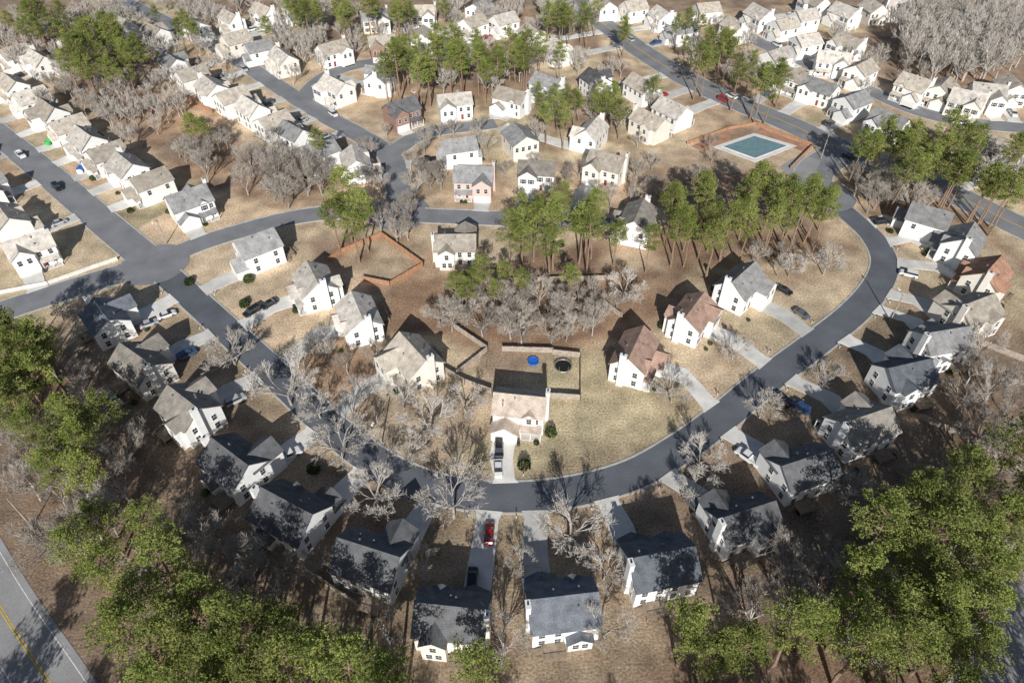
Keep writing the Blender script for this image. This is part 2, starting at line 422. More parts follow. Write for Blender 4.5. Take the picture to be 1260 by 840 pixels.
for i,(x,y,c,w) in enumerate(far): H_(x,y,c,w,1 if R.random()<.35 else 0,W=R.uniform(11.8,13.6))

# ---------------- vehicles
CARC={}
def car_meshes(tp,col):
    if (tp,col) in CARC: return CARC[(tp,col)]
    b=MB();g=MB();L,w=(4.7,.92) if tp=='sedan' else ((4.8,.97) if tp=='suv' else (5.7,1.0))
    hl=L/2
    def hull(st):
        for (x0,a0,w0),(x1,a1,w1) in zip(st,st[1:]):
            b.hexa([(x0,-w0,.32),(x1,-w1,.32),(x1,w1,.32),(x0,w0,.32)],[(x0,-w0*.93,a0),(x1,-w1*.93,a1),(x1,w1*.93,a1),(x0,w0*.93,a0)])
    if tp=='sedan':
        hull([(-hl,.72,w*.86),(-hl+.25,.98,w),(-hl+1,1.02,w),(.95,.98,w),(hl-.3,.8,w*.97),(hl,.62,w*.82)])
        g.frus((-1.6,1.25,-w*.9,w*.9),(-.95,.4,-w*.72,w*.72),1.0,1.42); b.box(-.98,.43,-w*.73,w*.73,1.421,1.47)
    elif tp=='suv':
        hull([(-hl,1.0,w*.92),(-hl+.2,1.08,w),(1.1,1.06,w),(hl-.3,.95,w*.97),(hl,.7,w*.85)])
        g.frus((-hl+.05,1.35,-w*.91,w*.91),(-hl+.35,.65,-w*.78,w*.78),1.07,1.68); b.box(-hl+.33,.68,-w*.79,w*.79,1.681,1.75)
    else:
        hull([(-hl,.75,w*.95),(-.6,.76,w),(-.55,1.1,w),(1.4,1.08,w),(hl-.3,1.0,w*.97),(hl,.75,w*.88)])
        for y in(-1,1): b.box(-hl+.02,-.6,min(y*w*.93,y*w*.84),max(y*w*.93,y*w*.84),.77,1.12)
        b.box(-hl+.02,-hl+.1,-w*.83,w*.83,.77,1.12)
        g.frus((-.5,1.5,-w*.91,w*.91),(-.35,.95,-w*.77,w*.77),1.11,1.75); b.box(-.37,.97,-w*.78,w*.78,1.751,1.81)
    wm=MB(); wm.tube((0,-.11,0),(0,.11,0),.34,.34,14,0); 
    for y in(-.111,.111): wm.poly([(.34*math.cos(i*.4488),y,.34*math.sin(i*.4488)) for i in range(14)],0); 
    for y in(-.115,.115): wm.poly([(.2*math.cos(i*.785),y,.2*math.sin(i*.785)) for i in range(8)],1)
    hb=MB(); hb.box(-.05,.02,-.2,.2,-.07,.07)
    r=(b.mesh("body",[M['car_'+col]]),g.mesh("cabin_glass",[M['glass']]),wm.mesh("wheel",[M['black'],M['metal']]),hb.mesh("headlight",[M['lamp']]),L,w)
    CARC[(tp,col)]=r; return r
def car(x,y,rz,tp,col,z=.03,where="on the street"):
    bm,gm,wm,hm,L,w=car_meshes(tp,col)
    nm={'sedan':'car','suv':'car','pickup':'pickup_truck'}[tp]
    e=add(nm,None,loc=(x,y,z),rz=rz,cat="truck" if tp=='pickup' else "car",group="cars parked by the houses",
      label=f"{col} {'pickup truck' if tp=='pickup' else ('sedan' if tp=='sedan' else 'sport utility car')} parked {where}")
    add("body",bm,e);add("cabin_glass",gm,e)
    for a in(-1,1):
        for c in(-1,1): add("wheel",wm,e,loc=(a*L*.3,c*(w-.1),.34))
    for c in(-1,1): add("headlight",hm,e,loc=(L/2-.02,c*w*.58,.6))
def carpx(x,y,x2,y2,tp,col,where="in a concrete driveway",z=.17):
    a=P(x,y,.7);b_=P(x2,y2,.7); car(a[0],a[1],math.atan2(b_[1]-a[1],b_[0]-a[0]),tp,col,z,where)
CARS=[(613,576,614,600,'sedan','white'),(614,552,614,590,'suv','black'),(602,656,604,630,'sedan','red'),(581,712,583,690,'suv','black'),(355,560,385,545,'pickup','white'),
(290,492,315,480,'suv','silver'),(205,387,225,380,'sedan','white'),(230,436,250,425,'suv','blue'),(140,491,155,505,'suv','silver'),(965,357,990,370,'sedan','black'),
(987,386,1000,395,'sedan','grey'),(985,501,965,488,'suv','blue'),(962,492,945,480,'suv','black'),(920,562,900,548,'pickup','white'),(1118,337,1090,330,'suv','white'),
(310,383,290,395,'suv','black'),(331,374,310,386,'sedan','black'),(183,398,200,392,'sedan','silver'),(850,615,835,595,'suv','grey')]
for c in CARS: carpx(*c)
R.seed(21)
tps=['sedan','suv','suv','pickup'];cl=['white','silver','black','red','blue','grey','white','black']
for G,E,near in DRIVES:
    if near: continue
    if R.random()<.55:
        d=E-G; p=G+d.normalized()*R.uniform(3.2,4.5) + Vector((-d.y,d.x)).normalized()*R.uniform(-1.1,1.1)
        if d.length>7: car(p.x,p.y,math.atan2(d.y,d.x)+R.choice((0,math.pi)),R.choice(tps),R.choice(cl),.17,"in a driveway")
for x,y,x2,y2 in [(70,230,130,280),(25,190,60,220),(410,140,440,160),(1045,192,1085,210),(890,122,930,140),(900,118,850,95),(775,48,750,33),(300,85,320,98),(1180,150,1220,156),(425,268,380,270),(957,55,1000,75)]:
    carpx(x,y,x2,y2,R.choice(tps),R.choice(cl),"on the asphalt street",.06)

# mailbox
b=MB(); b.box(-.05,.05,-.05,.05,0,1.05,0); MP=b.mesh("post",[M['trim']])
b=MB(); b.box(-.25,.25,-.1,.1,1.051,1.2,0); b.frus((-.25,.25,-.1,.1),(-.25,.25,-.05,.05),1.2,1.28,0); MBX=b.mesh("box",[M['shut']])
for x,y,a in MAILS:
    e=add("mailbox",None,loc=(x,y,0),rz=a,label="small black mailbox on white post beside the kerb",cat="mailbox",group="mailboxes along the kerb")
    add("post",MP,e);add("mail_case",MBX,e)
# wheeled bins beside some garages
b=MB(); b.frus((-.26,.26,-.28,.28),(-.32,.32,-.36,.36),.08,1.0); BB=b.mesh("bin_body",[M['shut']])
b=MB(); b.frus((-.34,.34,-.39,.38),(-.3,.3,-.3,.3),1.003,1.1); BL_=b.mesh("bin_lid",[M['shut']])
for i,(G,E,near) in enumerate(DRIVES):
    if near and i%2==0:
        d=(E-G).normalized(); n=Vector((-d.y,d.x)); p=G+d*1.0+n*3.1
        e=add("wheelie_bin",None,loc=(p.x,p.y,0),rz=math.atan2(d.y,d.x),label="dark plastic wheeled rubbish bin beside a garage",cat="bin",group="bins beside the garages")
        add("bin_body",BB,e);add("bin_lid",BL_,e)

# ---------------- fences
def fence(pts,m='greyfence',h=1.8,label="weathered grey wooden privacy fence around a back yard",name="wooden_fence"):
    w=[Vector(P(*p)) for p in pts]; pb=MB();qb=MB()
    o=w[0]
    for a,b_ in zip(w,w[1:]):
        d=(b_-a); L=d.length; d.normalize(); n=Vector((-d.y,d.x))
        k=max(1,int(L/2.4))
        for i in range(k):
            s=a+d*(L*i/k)+d*.06-o; t=a+d*(L*(i+1)/k)-d*.06-o; hh=h+R.uniform(-.04,.04)
            bb=[s-n*.03,t-n*.03,t+n*.03,s+n*.03]
            pb.hexa([(q.x,q.y,.05) for q in bb],[(q.x,q.y,hh) for q in bb])
        for i in range(k+1):
            s=a+d*(L*i/k)-o; qb.box(s.x-.07,s.x+.07,s.y-.07,s.y+.07,0,h+.12)
    e=add(name,None,loc=(o.x,o.y,0),label=label,cat="fence")
    add("fence_panel",pb.mesh("fence_panel",[M[m]]),e); add("fence_post",qb.mesh("fence_post",[M[m]]),e)
fence([(405,322),(420,312),(470,291),(521,328),(480,352),(446,345)],'cedar',1.7,"orange-brown cedar fence around a bare back yard")
fence([(545,456),(572,472),(604,484)]); fence([(674,489),(714,492),(714,440),(680,436)]); fence([(618,432),(680,434)])
fence([(556,402),(600,432),(562,462)]); fence([(728,364),(765,392)]); fence([(625,348),(745,345)])
fence([(-10,364),(60,350),(145,320)],'whitefence',1.2,"long low white fence beside the street")
fence([(188,140),(222,118),(262,140)],'cedar',1.8,"orange wooden fence behind a row of houses")
fence([(1130,515),(1215,552)]); fence([(1200,422),(1262,446)]); fence([(375,700),(400,718),(440,745)]); fence([(20,420),(75,470)])
fence([(845,178),(895,160),(930,154),(1000,180),(972,208)],'cedar',1.2,"rust coloured fence around the swimming pool")
# pool
q=[P(890,181),P(928,168),P(968,180),P(929,195)]
def grow(q,k):
    cx=sum(p[0] for p in q)/4;cy=sum(p[1] for p in q)/4
    return [(cx+(p[0]-cx)*k,cy+(p[1]-cy)*k) for p in q]
mb=MB(); mb.hexa([(x,y,0) for x,y in grow(q,1.32)],[(x,y,.1) for x,y in grow(q,1.32)]); add("pool_deck",mb.mesh("pool_deck",[M['concrete']]),kind="structure")
mb=MB(); mb.poly([(x,y,.05) for x,y in [P(850,180),P(893,163),P(902,170),P(868,187)][::-1]]); mb.poly([(x,y,.05) for x,y in [P(935,157),P(998,181),P(990,188),P(930,162)][::-1]]); add("brick_terrace",mb.mesh("brick_terrace",[M['clay']]),kind="structure")
mb=MB(); mb.poly([(x,y,.07) for x,y in [P(960,205),P(985,190),P(1010,198),P(1000,222),P(975,222)][::-1]]); add("parking_pavement",mb.mesh("parking_pavement",[M['asphalt3']]),kind="structure")
pe=add("swimming_pool",None,loc=(0,0,0),label="rectangular blue-green swimming pool in a concrete deck",cat="swimming pool")
mb=MB(); mb.hexa([(x,y,.101) for x,y in grow(q,1.05)],[(x,y,.2) for x,y in grow(q,1.05)]); add("coping",mb.mesh("coping",[M['trim']]),pe)
mb=MB(); mb.poly([(x,y,.215) for x,y in q]); add("water",mb.mesh("water",[M['pool']]),pe)
# trampoline
tx,ty=P(693,450,.9)
e=add("trampoline",None,loc=(tx,ty,0),label="round black trampoline in a fenced back yard",cat="trampoline")
mb=MB(); mb.cap((0,0),1.9,24,.9); add("jumping_mat",mb.mesh("mat",[M['black']]),e)
mb=MB()
for i in range(24):
    a,b_=i*math.pi/12,(i+1)*math.pi/12
    mb.tube((2.1*math.cos(a),2.1*math.sin(a),.92),(2.1*math.cos(b_),2.1*math.sin(b_),.92),.12,.12,6)
for i in range(6):
    a=i*math.pi/3; mb.tube((2.1*math.cos(a),2.1*math.sin(a),0),(2.1*math.cos(a),2.1*math.sin(a),2.4),.04,.04,5)
add("frame",mb.mesh("frame",[M['metal']]),e)
# blue paddling pool
tx,ty=P(656,444,.4)
e=add("paddling_pool",None,loc=(tx,ty,0),label="round bright blue plastic paddling pool in a back yard",cat="paddling pool")
mb=MB()
for i in range(20):
    a,b_=i*math.pi/10,(i+1)*math.pi/10
    mb.tube((1.3*math.cos(a),1.3*math.sin(a),.5),(1.3*math.cos(b_),1.3*math.sin(b_),.5),.13,.13,6)
    mb.poly([(1.3*math.cos(a),1.3*math.sin(a),0),(1.3*math.cos(b_),1.3*math.sin(b_),0),(1.3*math.cos(b_),1.3*math.sin(b_),.5),(1.3*math.cos(a),1.3*math.sin(a),.5)])
add("rim",mb.mesh("rim",[M['bluep']]),e)
mb=MB(); mb.cap((0,0),1.28,20,.3); add("pool_floor",mb.mesh("pool_floor",[M['bluep']]),e)
# toy play houses
def playhouse(px,py,a,b_,lab):
    x,y=P(px,py); e=add("playhouse",None,loc=(x,y,0),rz=R.uniform(0,3),label=lab,cat="playhouse")
    mb=MB(); mb.box(-1.1,1.1,-.8,.8,0,1.5); add("wall",mb.mesh("wall",[M[a]]),e)
    mb=MB(); mb.slab([(-1.3,-1.05,1.45),(1.3,-1.05,1.45),(1.3,0,2.2),(-1.3,0,2.2)],.08); mb.slab([(-1.3,0,2.2),(1.3,0,2.2),(1.3,1.05,1.45),(-1.3,1.05,1.45)],.08); add("roof",mb.mesh("roof",[M[b_]]),e)
    mb=MB(); mb.box(-.3,.3,-.83,-.801,.05,1.15); add("door",mb.mesh("door",[M['shut']]),e)
playhouse(62,178,'greenp','greenp',"bright green toy playhouse on a bare lawn")
playhouse(100,212,'trim','bluep',"blue roofed toy playhouse on a bare lawn")
playhouse(312,68,'bluep','bluep',"bright blue toy playhouse in a back yard")
# street lamps / poles
LAMPS=[]
def lamp(x,y,tgt,hh=9):
    a=P(x,y);t=P(*tgt); LAMPS.append(a); e=add("street_lamp",None,loc=(a[0],a[1],0),rz=math.atan2(t[1]-a[1],t[0]-a[0]),label="grey street lamp on a tall wooden pole",cat="street lamp",group="street lamps")
    mb=MB(); mb.tube((0,0,0),(0,0,hh),.18,.12,8); add("pole",mb.mesh("pole",[M['greyfence']]),e)
    mb=MB(); mb.tube((0,0,hh-.6),(1.8,0,hh),.07,.05,6); add("arm",mb.mesh("arm",[M['metal']]),e)
    mb=MB(); mb.frus((1.6,2.6,-.25,.25),(1.7,2.5,-.15,.15),hh-.05,hh+.14); add("lamp_head",mb.mesh("lamp_head",[M['lamp']]),e)
lamp(40,648,(0,690),10); lamp(205,300,(190,325)); lamp(470,545,(460,566)); lamp(1095,395,(1070,365)); lamp(1010,195,(1040,185))

# ---------------- trees
def rv(): 
    return Vector((R.gauss(0,1),R.gauss(0,1),R.gauss(0,1))).normalized()
def make_pine(seed):
    R.seed(seed); h=R.uniform(19,23); t=MB(); c=MB()
    p=Vector((0,0,0)); pts=[p]
    for i in range(6):
        p=p+Vector((R.uniform(-.3,.3),R.uniform(-.3,.3),h*.93/6)); pts.append(p)
    for i in range(6): t.tube(pts[i],pts[i+1],.34*(1-i/7),.34*(1-(i+1)/7),7)
    def at(z):
        k=min(5,int(z/(h*.93/6))); f=z/(h*.93/6)-k; return pts[k].lerp(pts[k+1],min(f,1))
    base=h*R.uniform(.48,.6); Rm=R.uniform(3.3,4.2)
    nb=R.randint(25,33)
    for i in range(nb):
        f=(i+R.random()*.8)/nb; z=base+(h*.93-base)*f
        r=Rm*(math.sin(math.pi*(.24+.70*f))**.9)*R.uniform(.5,1.18)
        a=i*2.4+R.uniform(-.6,.6)
        st=at(z); en=st+Vector((math.cos(a)*r,math.sin(a)*r,R.uniform(.3,1.4)+.6*f))
        t.tube(st,en,.08,.03,3)
        for (q,cr) in ((en,R.uniform(.72,1.15)),(st.lerp(en,.6)+rv()*.4,R.uniform(.55,.9))):
            nt_=int(42*cr)
            for _ in range(nt_):
                d=rv(); d.z=d.z*.7+.2; pos=q+Vector((d.x,d.y,d.z*.75))*cr*R.uniform(.4,1.1)**.6
                for _k in range(3):
                    s=R.uniform(.17,.3); u=(d*.8+rv()).normalized(); v=u.orthogonal().normalized()
                    v=(Matrix.Rotation(R.uniform(0,6.28),3,u)@v)*s*.36; u=u*s
                    c.poly([pos-v*.6,pos+v+u*.5,pos+u*1.3,pos-v+u*.5])
    top=pts[-1]
    for _ in range(120):
        d=rv(); pos=top+Vector((d.x*.7,d.y*.7,d.z*1.1)); s=.26; u=rv()*s; v=u.orthogonal().normalized()*s*.4
        c.poly([pos-u,pos+v,pos+u,pos-v])
    return t.mesh("pine_trunk",[M['bark']]),c.mesh("pine_crown",[M['needle']]),h
def bare_mb(seed,up,maxlv=6,tw=.028,L0=(2.5,3.3),spread=(.3,.85),zz=(.75,1.25)):
    R.seed(seed); t=MB(); c=MB()
    ctr=Vector((0,0,7.4))
    def g(p,d,L,r,lv):
        d=(d+rv()*.12).normalized(); q=p+d*L
        if lv<=2: t.tube(p,q,r,r*.72,6 if lv==0 else 4)
        elif lv<=3 and maxlv>5: c.tube(p,q,max(r,.03),max(r*.6,.025),3)
        else:
            s=d.orthogonal().normalized(); s=Matrix.Rotation(R.uniform(0,6.28),3,d)@s*tw*(1 if lv>=5 else 1.7)
            c.poly([p-s,p+s,q+s*.4,q-s*.4])
        if lv>=maxlv: return
        n=[5,3,3,3,4,4][lv]
        for i in range(n):
            sp=[.75,.5,.55,.6,.7,.75][lv]
            out=(q-ctr); ol=out.length; out=out.normalized() if ol>.5 else Vector((0,0,1))
            nd=(d+rv()*sp+Vector((0,0,up*.6))+out*(.2 if ol<4.6 else -.3)).normalized()
            if lv==0:
                a=i*6.283/n+R.random()*.8; nd=Vector((math.cos(a)*R.uniform(*spread),math.sin(a)*R.uniform(*spread),R.uniform(*zz))).normalized()
            st=q if (i<2 or lv==0) else p.lerp(q,R.uniform(.35,.9))
            g(st,nd,L*R.uniform(.64,.84) if lv>0 else R.uniform(*L0),r*.62,lv+1)
    g(Vector((0,0,0)),Vector((0,0,1)),3.0,.26,0)
    return t,c
def make_bare(seed,up=.35,tm='twig',**k):
    t,c=bare_mb(seed,up,**k)
    return t.mesh("bare_trunk",[M['bark2']]),c.mesh("bare_crown",[M[tm]]),12
def make_shrub(seed):
    R.seed(seed); t=MB();c=MB()
    for i in range(5):
        t.tube((0,0,0),(R.uniform(-.4,.4),R.uniform(-.4,.4),.8),.04,.02,3)
    for _ in range(420):
        d=rv(); d.z=abs(d.z); pos=Vector((d.x*.9,d.y*.9,.15+d.z*1.15))*R.uniform(.75,1.08); s=.14; u=rv()*s; v=u.orthogonal().normalized()*s
        c.poly([pos-u,pos+v,pos+u,pos-v])
    return t.mesh("shrub_stem",[M['bark']]),c.mesh("shrub_crown",[M['shrub']]),1.4
PINES=[make_pine(100+i) for i in range(8)]
BARES=[make_bare(200+i,(.35,.6,.45,.5,.3,.4,.55)[i]) for i in range(7)]
YARD=[make_bare(250+i,.25,'twig2',tw=.04,L0=(2.4,3.1),spread=(.55,1.15),zz=(.5,1.1)) for i in range(4)]
SHR=[make_shrub(300+i) for i in range(3)]
TREES=[]; R.seed(5)
DR=[(G,E) for G,E,_ in DRIVES]
def free(x,y,m,sep=2.6):
    for hx,hy,W,D,a in HOUSES:
        dx,dy=x-hx,y-hy; lx=dx*math.cos(a)+dy*math.sin(a); ly=-dx*math.sin(a)+dy*math.cos(a)
        if abs(lx)<W/2+m and -D/2-3-m<ly<D/2+3+m*.6: return False
    if in_road(x,y,m*.6): return False
    if math.hypot(x-LAMPS[0][0],y-LAMPS[0][1]+3)<8: return False
    p=Vector((x,y))
    for G,E in DR:
        d=E-G; t=max(0,min(1,(p-G).dot(d)/d.length_squared))
        if (G+d*t-p).length<2.6+m*.4: return False
    for k,a,b_,_ in TREES:
        if (a-x)**2+(b_-y)**2<(sep if k!='s' else 1)**2: return False
    return True
LAB={'p':("pine_tree","tall pine tree with yellow-green needle crown and bare lower trunk","tree","pine trees of the neighbourhood"),
     'b':("bare_tree","leafless grey-brown deciduous tree with fine twigs","tree","leafless winter trees"),
     's':("shrub","small dark evergreen shrub beside a house","shrub","shrubs around the houses")}
def tree(k,x,y,sc,wd=1,pool=None):
    tm,cm,h=R.choice(pool or {'p':PINES,'b':BARES,'s':SHR}[k]); nm,lb,ct,gr=LAB[k]
    if pool: lb="leafless deciduous tree with pale rounded twiggy crown in a yard"
    w=R.uniform(.9,1.15)*wd
    e=add(nm,None,loc=(x,y,0),rz=R.uniform(0,6.28),sc=(sc*w,sc*w,sc),label=lb,cat=ct,group=gr)
    add("trunk" if k!='s' else "stem",tm,e); add("crown" if k!='s' else "foliage",cm,e)
    TREES.append((k,x,y,sc))
def cluster(k,cx,cy,rx,ry,n,lo=.75,hi=1.1,m=1.5,sep=2.6):
    z={'p':14,'b':7}[k]; c=0
    for _ in range(n*12):
        if c>=n: break
        a=R.uniform(0,6.283); r=math.sqrt(R.random()); sc=R.uniform(lo,hi)
        x,y=P(cx+rx*r*math.cos(a),cy+ry*r*math.sin(a),z*sc)
        if free(x,y,m,sep): tree(k,x,y,sc); c+=1
def one(k,px,py,sc,wd=1,pool=None):
    z={'p':14,'b':6.5,'s':.7}[k]*sc; x,y=P(px,py,z)
    tree(k,x,y,sc,wd,pool)
for px,py,sc in [(350,472,1.1),(415,545,.95),(460,603,.85),(556,612,1.1),(702,648,.95),(282,430,.85),(528,515,.85),(572,492,.65),(495,488,.65),(830,478,.75),(440,480,.6),(905,428,.6),(865,560,.78),(770,352,.75),(1020,320,.8),(975,325,.65),(745,700,.65),(940,500,.65),(1020,460,.6),(505,560,.55),(390,500,.6),(390,420,.6),(860,600,.65),(1050,600,.7),(640,690,.5),(520,690,.5)]: one('b',px,py,sc,1.1,YARD)
for px,py,sc in [(745,770,.8),(620,790,.8),(475,775,.8),(380,700,.8)]: one('b',px,py,sc)
for px,py,sc in [(422,240,1),(445,262,.95),(410,266,.9),(435,285,.75),(425,255,.85),(392,178,.75),(205,700,1),(180,650,.9),(215,765,1),(300,780,1.05),(350,770,.9),(270,815,1),(430,820,1),(475,830,.95),(395,805,.9),(590,822,.9),(850,780,.9),(880,805,1),(920,795,.85),(975,780,1),(1005,770,.8),(1085,650,1.05),(1125,630,1),(1160,665,1.1),(1190,600,.9),(1210,700,1),(1060,800,1),(1110,800,1),(1160,790,.9),(560,352,.6),(578,345,.55),(1232,640,1),(1250,560,1),(1060,705,.9),(1145,715,1),
 (140,700,.95),(160,780,1),(195,835,1),(245,730,.95),(250,860,1),(310,840,1),(355,825,1),(120,640,.85),(760,292,.7),(800,300,.7)]: one('p',px,py,sc,1.14)
CL=[('p',684,282,62,38,16,.75,1.0),('p',872,266,60,34,17,.7,1),('p',968,250,66,26,16,.7,.95),('p',592,346,30,15,3,.5,.7),('p',660,345,60,18,3,.6,.85),
('p',575,78,115,26,36,.8,1.05),('p',715,135,60,20,10,.65,.9),('p',450,14,100,12,20,.7,1),('p',130,72,55,38,20,.8,1.1),('p',60,28,70,18,14,.7,1),
('p',1150,190,100,30,28,.75,1),('p',1240,225,30,20,6,.75,1),('p',938,97,38,16,8,.7,1),('p',865,62,40,20,8,.7,1),('p',705,22,45,14,7,.7,1),
('p',20,440,38,60,13,.8,1.1,1.5,4),('p',85,545,60,45,8,.8,1.05,1.5,4.5),('p',170,690,80,50,4,.8,1,1.5,5),('p',270,790,110,40,5,.8,1,1.5,5),('p',240,150,22,10,3,.6,.8),
('p',1180,640,85,75,8,.8,1.05,1.5,4.5),('p',1110,780,120,40,7,.8,1.05,1.5,4.5),('p',660,118,160,30,6,.6,.8),('p',820,40,60,20,6,.6,.9),('p',250,25,120,15,8,.6,.85),
('b',350,205,60,35,22,.65,.95),('b',250,180,40,25,10,.6,.9),('b',90,95,80,40,14,.6,.9),('b',650,375,115,32,30,.5,.85),('b',480,245,32,45,10,.6,.9),
('b',85,600,75,75,20,.75,1.1),('b',250,700,90,60,14,.75,1.05),('b',1030,740,110,60,15,.8,1.1),('b',1110,235,60,40,14,.6,.9),
('b',700,230,120,40,14,.45,.75),('b',560,150,120,30,10,.5,.75),('b',880,90,60,40,8,.5,.75),('b',830,190,60,30,6,.45,.65),('b',420,420,60,30,4,.45,.65),
('b',1220,500,40,90,12,.65,.95),('b',50,500,60,70,8,.7,1),('b',500,190,60,40,8,.5,.7),('b',1180,680,80,100,14,.75,1.05),('b',960,310,60,18,5,.45,.65)]
for c in CL: cluster(*c)
n0=len(TREES)
for _ in range(600):
    if len(TREES)-n0>66: break
    x,y=R.uniform(-95,95),R.uniform(-4,39)
    if free(x,y,2.5,3.6) and not(-12<x<28 and y>20): tree('p' if R.random()<.6 else 'b',x,y,R.uniform(.85,1.15))
# distant leafless woodland, one mass
WOODS=[]
def woodland(name,specs,label):
    tmp=[]
    for i in range(4):
        t,c=bare_mb(400+i,.5,5,.055)
        vs=np.array(t.v+c.v); fs=[f for f in t.f]+[tuple(q+len(t.v) for q in f) for f in c.f]
        fs=[f for f in fs if len(f)==4]
        tmp.append((vs,np.array(fs)))
    R.seed(77); VV=[];FF=[];o=0
    for cx,cy,rx,ry,n,lo,hi in specs:
        c=0
        for _ in range(n*8):
            if c>=n: break
            a=R.uniform(0,6.283); r=math.sqrt(R.random()); sc=R.uniform(lo,hi)
            x,y=P(cx+rx*r*math.cos(a),cy+ry*r*math.sin(a),7*sc)
            if not free(x,y,1.2,1.8): continue
            c+=1; vs,fs=R.choice(tmp); th=R.uniform(0,6.28); ct,st=math.cos(th),math.sin(th)
            v=np.stack([(vs[:,0]*ct-vs[:,1]*st)*sc*.95+x,(vs[:,0]*st+vs[:,1]*ct)*sc*.95+y,vs[:,2]*sc*1.1],1)
            VV.append(v);FF.append(fs+o);o+=len(v); WOODS.append((x,y))
    V=np.concatenate(VV);Fa=np.concatenate(FF)
    me=bpy.data.meshes.new(name); me.vertices.add(len(V)); me.vertices.foreach_set("co",V.ravel().astype(np.float32))
    me.loops.add(Fa.size); me.loops.foreach_set("vertex_index",Fa.ravel().astype(np.int32))
    me.polygons.add(len(Fa)); me.polygons.foreach_set("loop_start",np.arange(0,Fa.size,4,dtype=np.int32))
    me.materials.append(M['twig2']); me.update(calc_edges=True); me.validate()
    add(name,me,kind="stuff",label=label,cat="woodland")
woodland("leafless_woodland",[(1190,42,85,42,120,.95,1.35),(300,60,120,45,30,.5,.8),(1080,70,90,40,16,.5,.8),(60,45,90,32,50,.7,1),(640,15,120,20,40,.6,.9),(170,115,60,30,24,.6,.85),(430,40,90,30,28,.5,.8),(900,60,90,50,22,.5,.8),(620,80,140,30,34,.6,.9),(780,120,60,40,14,.5,.8),(1230,210,40,30,12,.6,.9),(250,15,180,18,40,.6,.9),(130,120,90,50,20,.5,.75)],"distant grey leafless woodland between and behind the houses")
# shrubs
R.seed(9)
for hx,hy,W,D,a in HOUSES:
    if hy>230: continue
    for _ in range(R.randint(2,4)):
        lx=R.uniform(-W/2,W/2); ly=R.choice((-D/2-2.4,D/2+2.2)); 
        x=hx+lx*math.cos(a)-ly*math.sin(a); y=hy+lx*math.sin(a)+ly*math.cos(a)
        if all((G+ (E-G)*max(0,min(1,(Vector((x,y))-G).dot(E-G)/(E-G).length_squared))-Vector((x,y))).length>3.6 for G,E in DR): tree('s',x,y,R.uniform(.5,.95))
for px,py in [(305,342),(232,345),(160,258),(678,530),(385,575),(645,570),(300,372),(690,300),(506,245)]: one('s',px,py,R.uniform(1.1,1.7))

# ---------------- ground
dx=1.4
xs=np.concatenate([[-4000,-2000,-1000,-500],np.arange(-300,300.1,dx),[500,1000,2000,4000]])
ys=np.concatenate([[-3000,-1000,-300,-60],np.arange(-10,420.1,dx),[500,700,1000,2000,5000]])
X,Y=np.meshgrid(xs,ys); nx,ny=len(xs),len(ys)
X=X.ravel();Y=Y.ravel()
def vnoise(X,Y,sc,seed):
    r=np.random.default_rng(seed); G=r.random((256,256)); u=X/sc;v=Y/sc
    i=np.floor(u).astype(int);j=np.floor(v).astype(int);fu=u-i;fv=v-j;fu=fu*fu*(3-2*fu);fv=fv*fv*(3-2*fv)
    g=lambda a,b:G[a%256,b%256]
    return (g(i,j)*(1-fu)+g(i+1,j)*fu)*(1-fv)+(g(i,j+1)*(1-fu)+g(i+1,j+1)*fu)*fv
n1=vnoise(X,Y,9,1);n2=vnoise(X,Y,3.5,2);n3=vnoise(X,Y,26,4);n4=vnoise(X,Y,14,9)
nn=.5*n1+.3*n2+.2*n3
def sst(e0,e1,x): t=np.clip((x-e0)/(e1-e0),0,1); return t*t*(3-2*t)
litter=np.array([.32,.235,.17]);rust=np.array([.38,.245,.16]);tan=np.array([.60,.475,.33]);olive=np.array([.51,.43,.275]);dirt=np.array([.55,.37,.235]);dark=np.array([.19,.14,.10])
def mixc(C,col,w): return C*(1-w[:,None])+col*w[:,None]
C=np.tile(litter,(len(X),1)); C=mixc(C,rust,sst(.45,.75,n4)*.7); C=mixc(C,dark,sst(.55,.8,n1)*.35)
dr=np.full(len(X),1e9)
for a,(nm,c,w,m) in zip(SEG,RD):
    if nm in("country_road","side_road"): continue
    for k in range(0,len(a),3): dr=np.minimum(dr,np.hypot(X-a[k,0],Y-a[k,1]))
dh=np.full(len(X),1e9); hid=np.zeros(len(X),int)
for i,(hx,hy,W,D,an) in enumerate(HOUSES):
    ly=-(X-hx)*math.sin(an)+(Y-hy)*math.cos(an)
    d=np.hypot(X-hx,Y-hy)+ly*.15; mk=d<dh; dh[mk]=d[mk]; hid[mk]=i
pc=[]
r=np.random.default_rng(8)
for i in range(len(HOUSES)):
    t=r.random(); base=tan*(1-t)+(olive if r.random()<.35 else dirt*.5+tan*.5)*t; pc.append(base*r.uniform(.82,1.1))
pc=np.array(pc)
lw=np.maximum(1-sst(13,20,dh+8*(nn-.5)),1-sst(11,17,dr+6*(nn-.5)))
C=mixc(C,pc[hid],lw)
L2=litter*.85
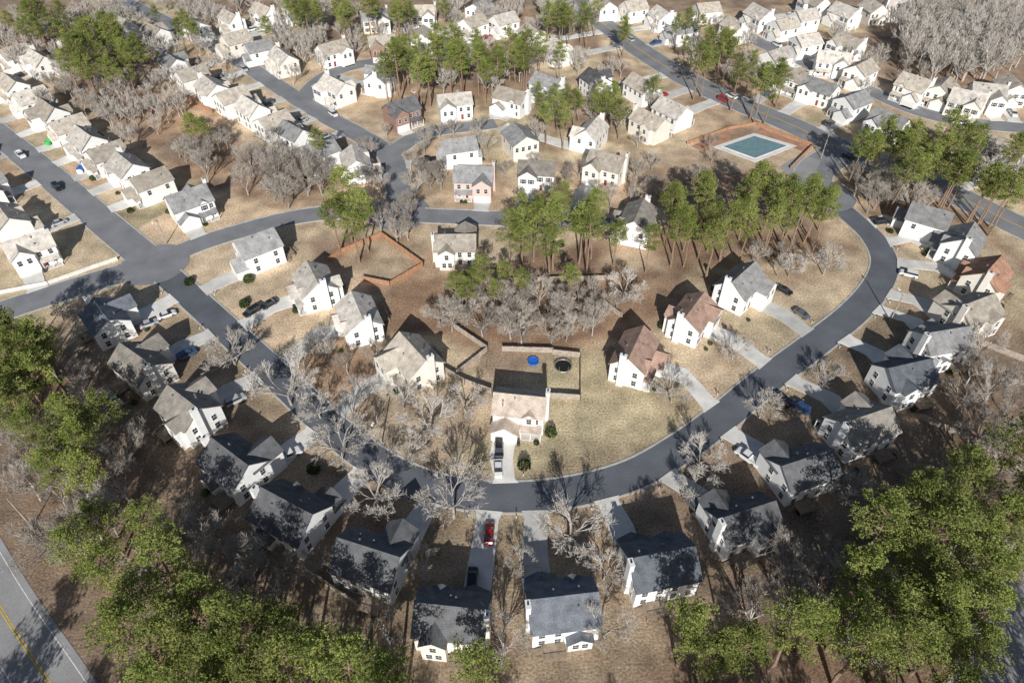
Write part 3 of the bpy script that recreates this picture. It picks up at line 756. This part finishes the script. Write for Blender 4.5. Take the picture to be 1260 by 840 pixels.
BL=[(740,500,24,20,olive*1.0,.9),(740,545,22,10,olive,.85),(680,560,20,8,olive*.95,.8),(270,340,18,14,tan*1.05,.9),(330,340,18,10,tan*.95,.8),(500,235,16,10,tan,.7),
(470,318,15,12,tan*.8,.9),(650,375,45,17,rust*.9,.85),(1000,330,26,22,tan*.92,.85),(235,135,22,18,dirt,.85),(140,215,45,8,dirt*1.05,.5),(120,245,30,7,tan,.6),
(500,510,18,12,np.array([.42,.34,.25]),.8),(420,455,12,14,rust*1.0,.8),(60,580,40,45,L2,.7),(200,700,45,30,L2,.6),(1150,700,50,40,L2*.9,.7),
(1060,600,25,14,L2,.6),(400,200,20,25,litter*1.05,.7),(880,440,16,12,tan*.95,.7),(330,330,16,6,tan,.7),(150,300,14,5,tan,.7),(60,320,22,6,tan,.8),(870,300,40,10,rust*.95,.7),(1190,45,60,50,litter*1.05,.9),(530,350,10,20,rust*.9,.6),(830,190,25,14,tan*.95,.6),(950,190,20,14,tan*1.0,.7),(430,110,40,18,dirt*.4+tan*.6,.6),(250,600,14,25,L2,.5),(480,620,16,14,L2,.6),(830,610,30,14,L2,.5),(1190,480,28,30,dark*1.1,.8)]
for px,py,rx,ry,col,wt in BL:
    x,y=P(px,py); d=np.hypot((X-x)/rx,(Y-y)/ry)+.7*(nn-.5); C=mixc(C,col,wt*(1-sst(.7,1.1,d)))
# leaf litter darkened with painted tree shade, southern and eastern lots (outside ring street)
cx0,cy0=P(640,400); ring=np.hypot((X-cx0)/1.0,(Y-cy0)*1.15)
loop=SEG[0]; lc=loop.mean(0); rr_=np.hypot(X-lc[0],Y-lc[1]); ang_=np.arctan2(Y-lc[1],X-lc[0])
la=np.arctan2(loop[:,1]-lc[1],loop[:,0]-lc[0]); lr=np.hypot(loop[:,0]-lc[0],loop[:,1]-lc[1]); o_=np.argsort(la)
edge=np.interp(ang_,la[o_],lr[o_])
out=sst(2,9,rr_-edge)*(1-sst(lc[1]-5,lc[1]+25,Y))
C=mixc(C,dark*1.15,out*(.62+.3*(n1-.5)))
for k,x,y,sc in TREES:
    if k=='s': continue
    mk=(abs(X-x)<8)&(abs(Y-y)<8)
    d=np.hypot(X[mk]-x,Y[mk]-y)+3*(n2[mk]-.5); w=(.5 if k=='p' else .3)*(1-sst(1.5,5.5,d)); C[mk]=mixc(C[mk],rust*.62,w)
C=C*(.74+.5*nn)[:,None]
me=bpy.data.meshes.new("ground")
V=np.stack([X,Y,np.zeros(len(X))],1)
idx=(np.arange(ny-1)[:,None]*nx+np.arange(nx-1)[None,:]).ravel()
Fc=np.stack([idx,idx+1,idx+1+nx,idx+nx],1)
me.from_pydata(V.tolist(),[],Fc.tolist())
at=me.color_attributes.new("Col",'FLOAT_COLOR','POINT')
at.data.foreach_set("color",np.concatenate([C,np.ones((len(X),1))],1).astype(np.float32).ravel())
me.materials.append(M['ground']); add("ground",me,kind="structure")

# ---------------- light, world, camera
EL=math.radians(29)
w=bpy.data.worlds.new("World"); scene.world=w; w.use_nodes=True
nt=w.node_tree; bg=nt.nodes["Background"]; sk=nt.nodes.new("ShaderNodeTexSky"); sk.sky_type='NISHITA'; sk.sun_disc=False
sk.sun_elevation=EL; sk.sun_rotation=math.radians(180); nt.links.new(sk.outputs[0],bg.inputs[0]); bg.inputs[1].default_value=.062
l=bpy.data.lights.new("Sun",'SUN'); l.energy=5; l.angle=math.radians(.5); l.color=(1,.965,.91)
lo=bpy.data.objects.new("Sun",l); COL.objects.link(lo); lo.rotation_euler=(math.pi/2-EL,0,0)
cam=bpy.data.cameras.new("Camera"); cam.lens=36*F/1260; cam.sensor_width=36; cam.clip_end=9000; cam.clip_start=.5
co=bpy.data.objects.new("Camera",cam); COL.objects.link(co); co.location=(0,0,CH); co.rotation_euler=(math.pi/2-TH,0,0)
scene.camera=co
scene.view_settings.view_transform='Standard'; scene.view_settings.look='None'; scene.view_settings.exposure=0
print("TREES",{k:sum(1 for t in TREES if t[0]==k) for k in 'pbs'},"HOUSES",len(HOUSES))
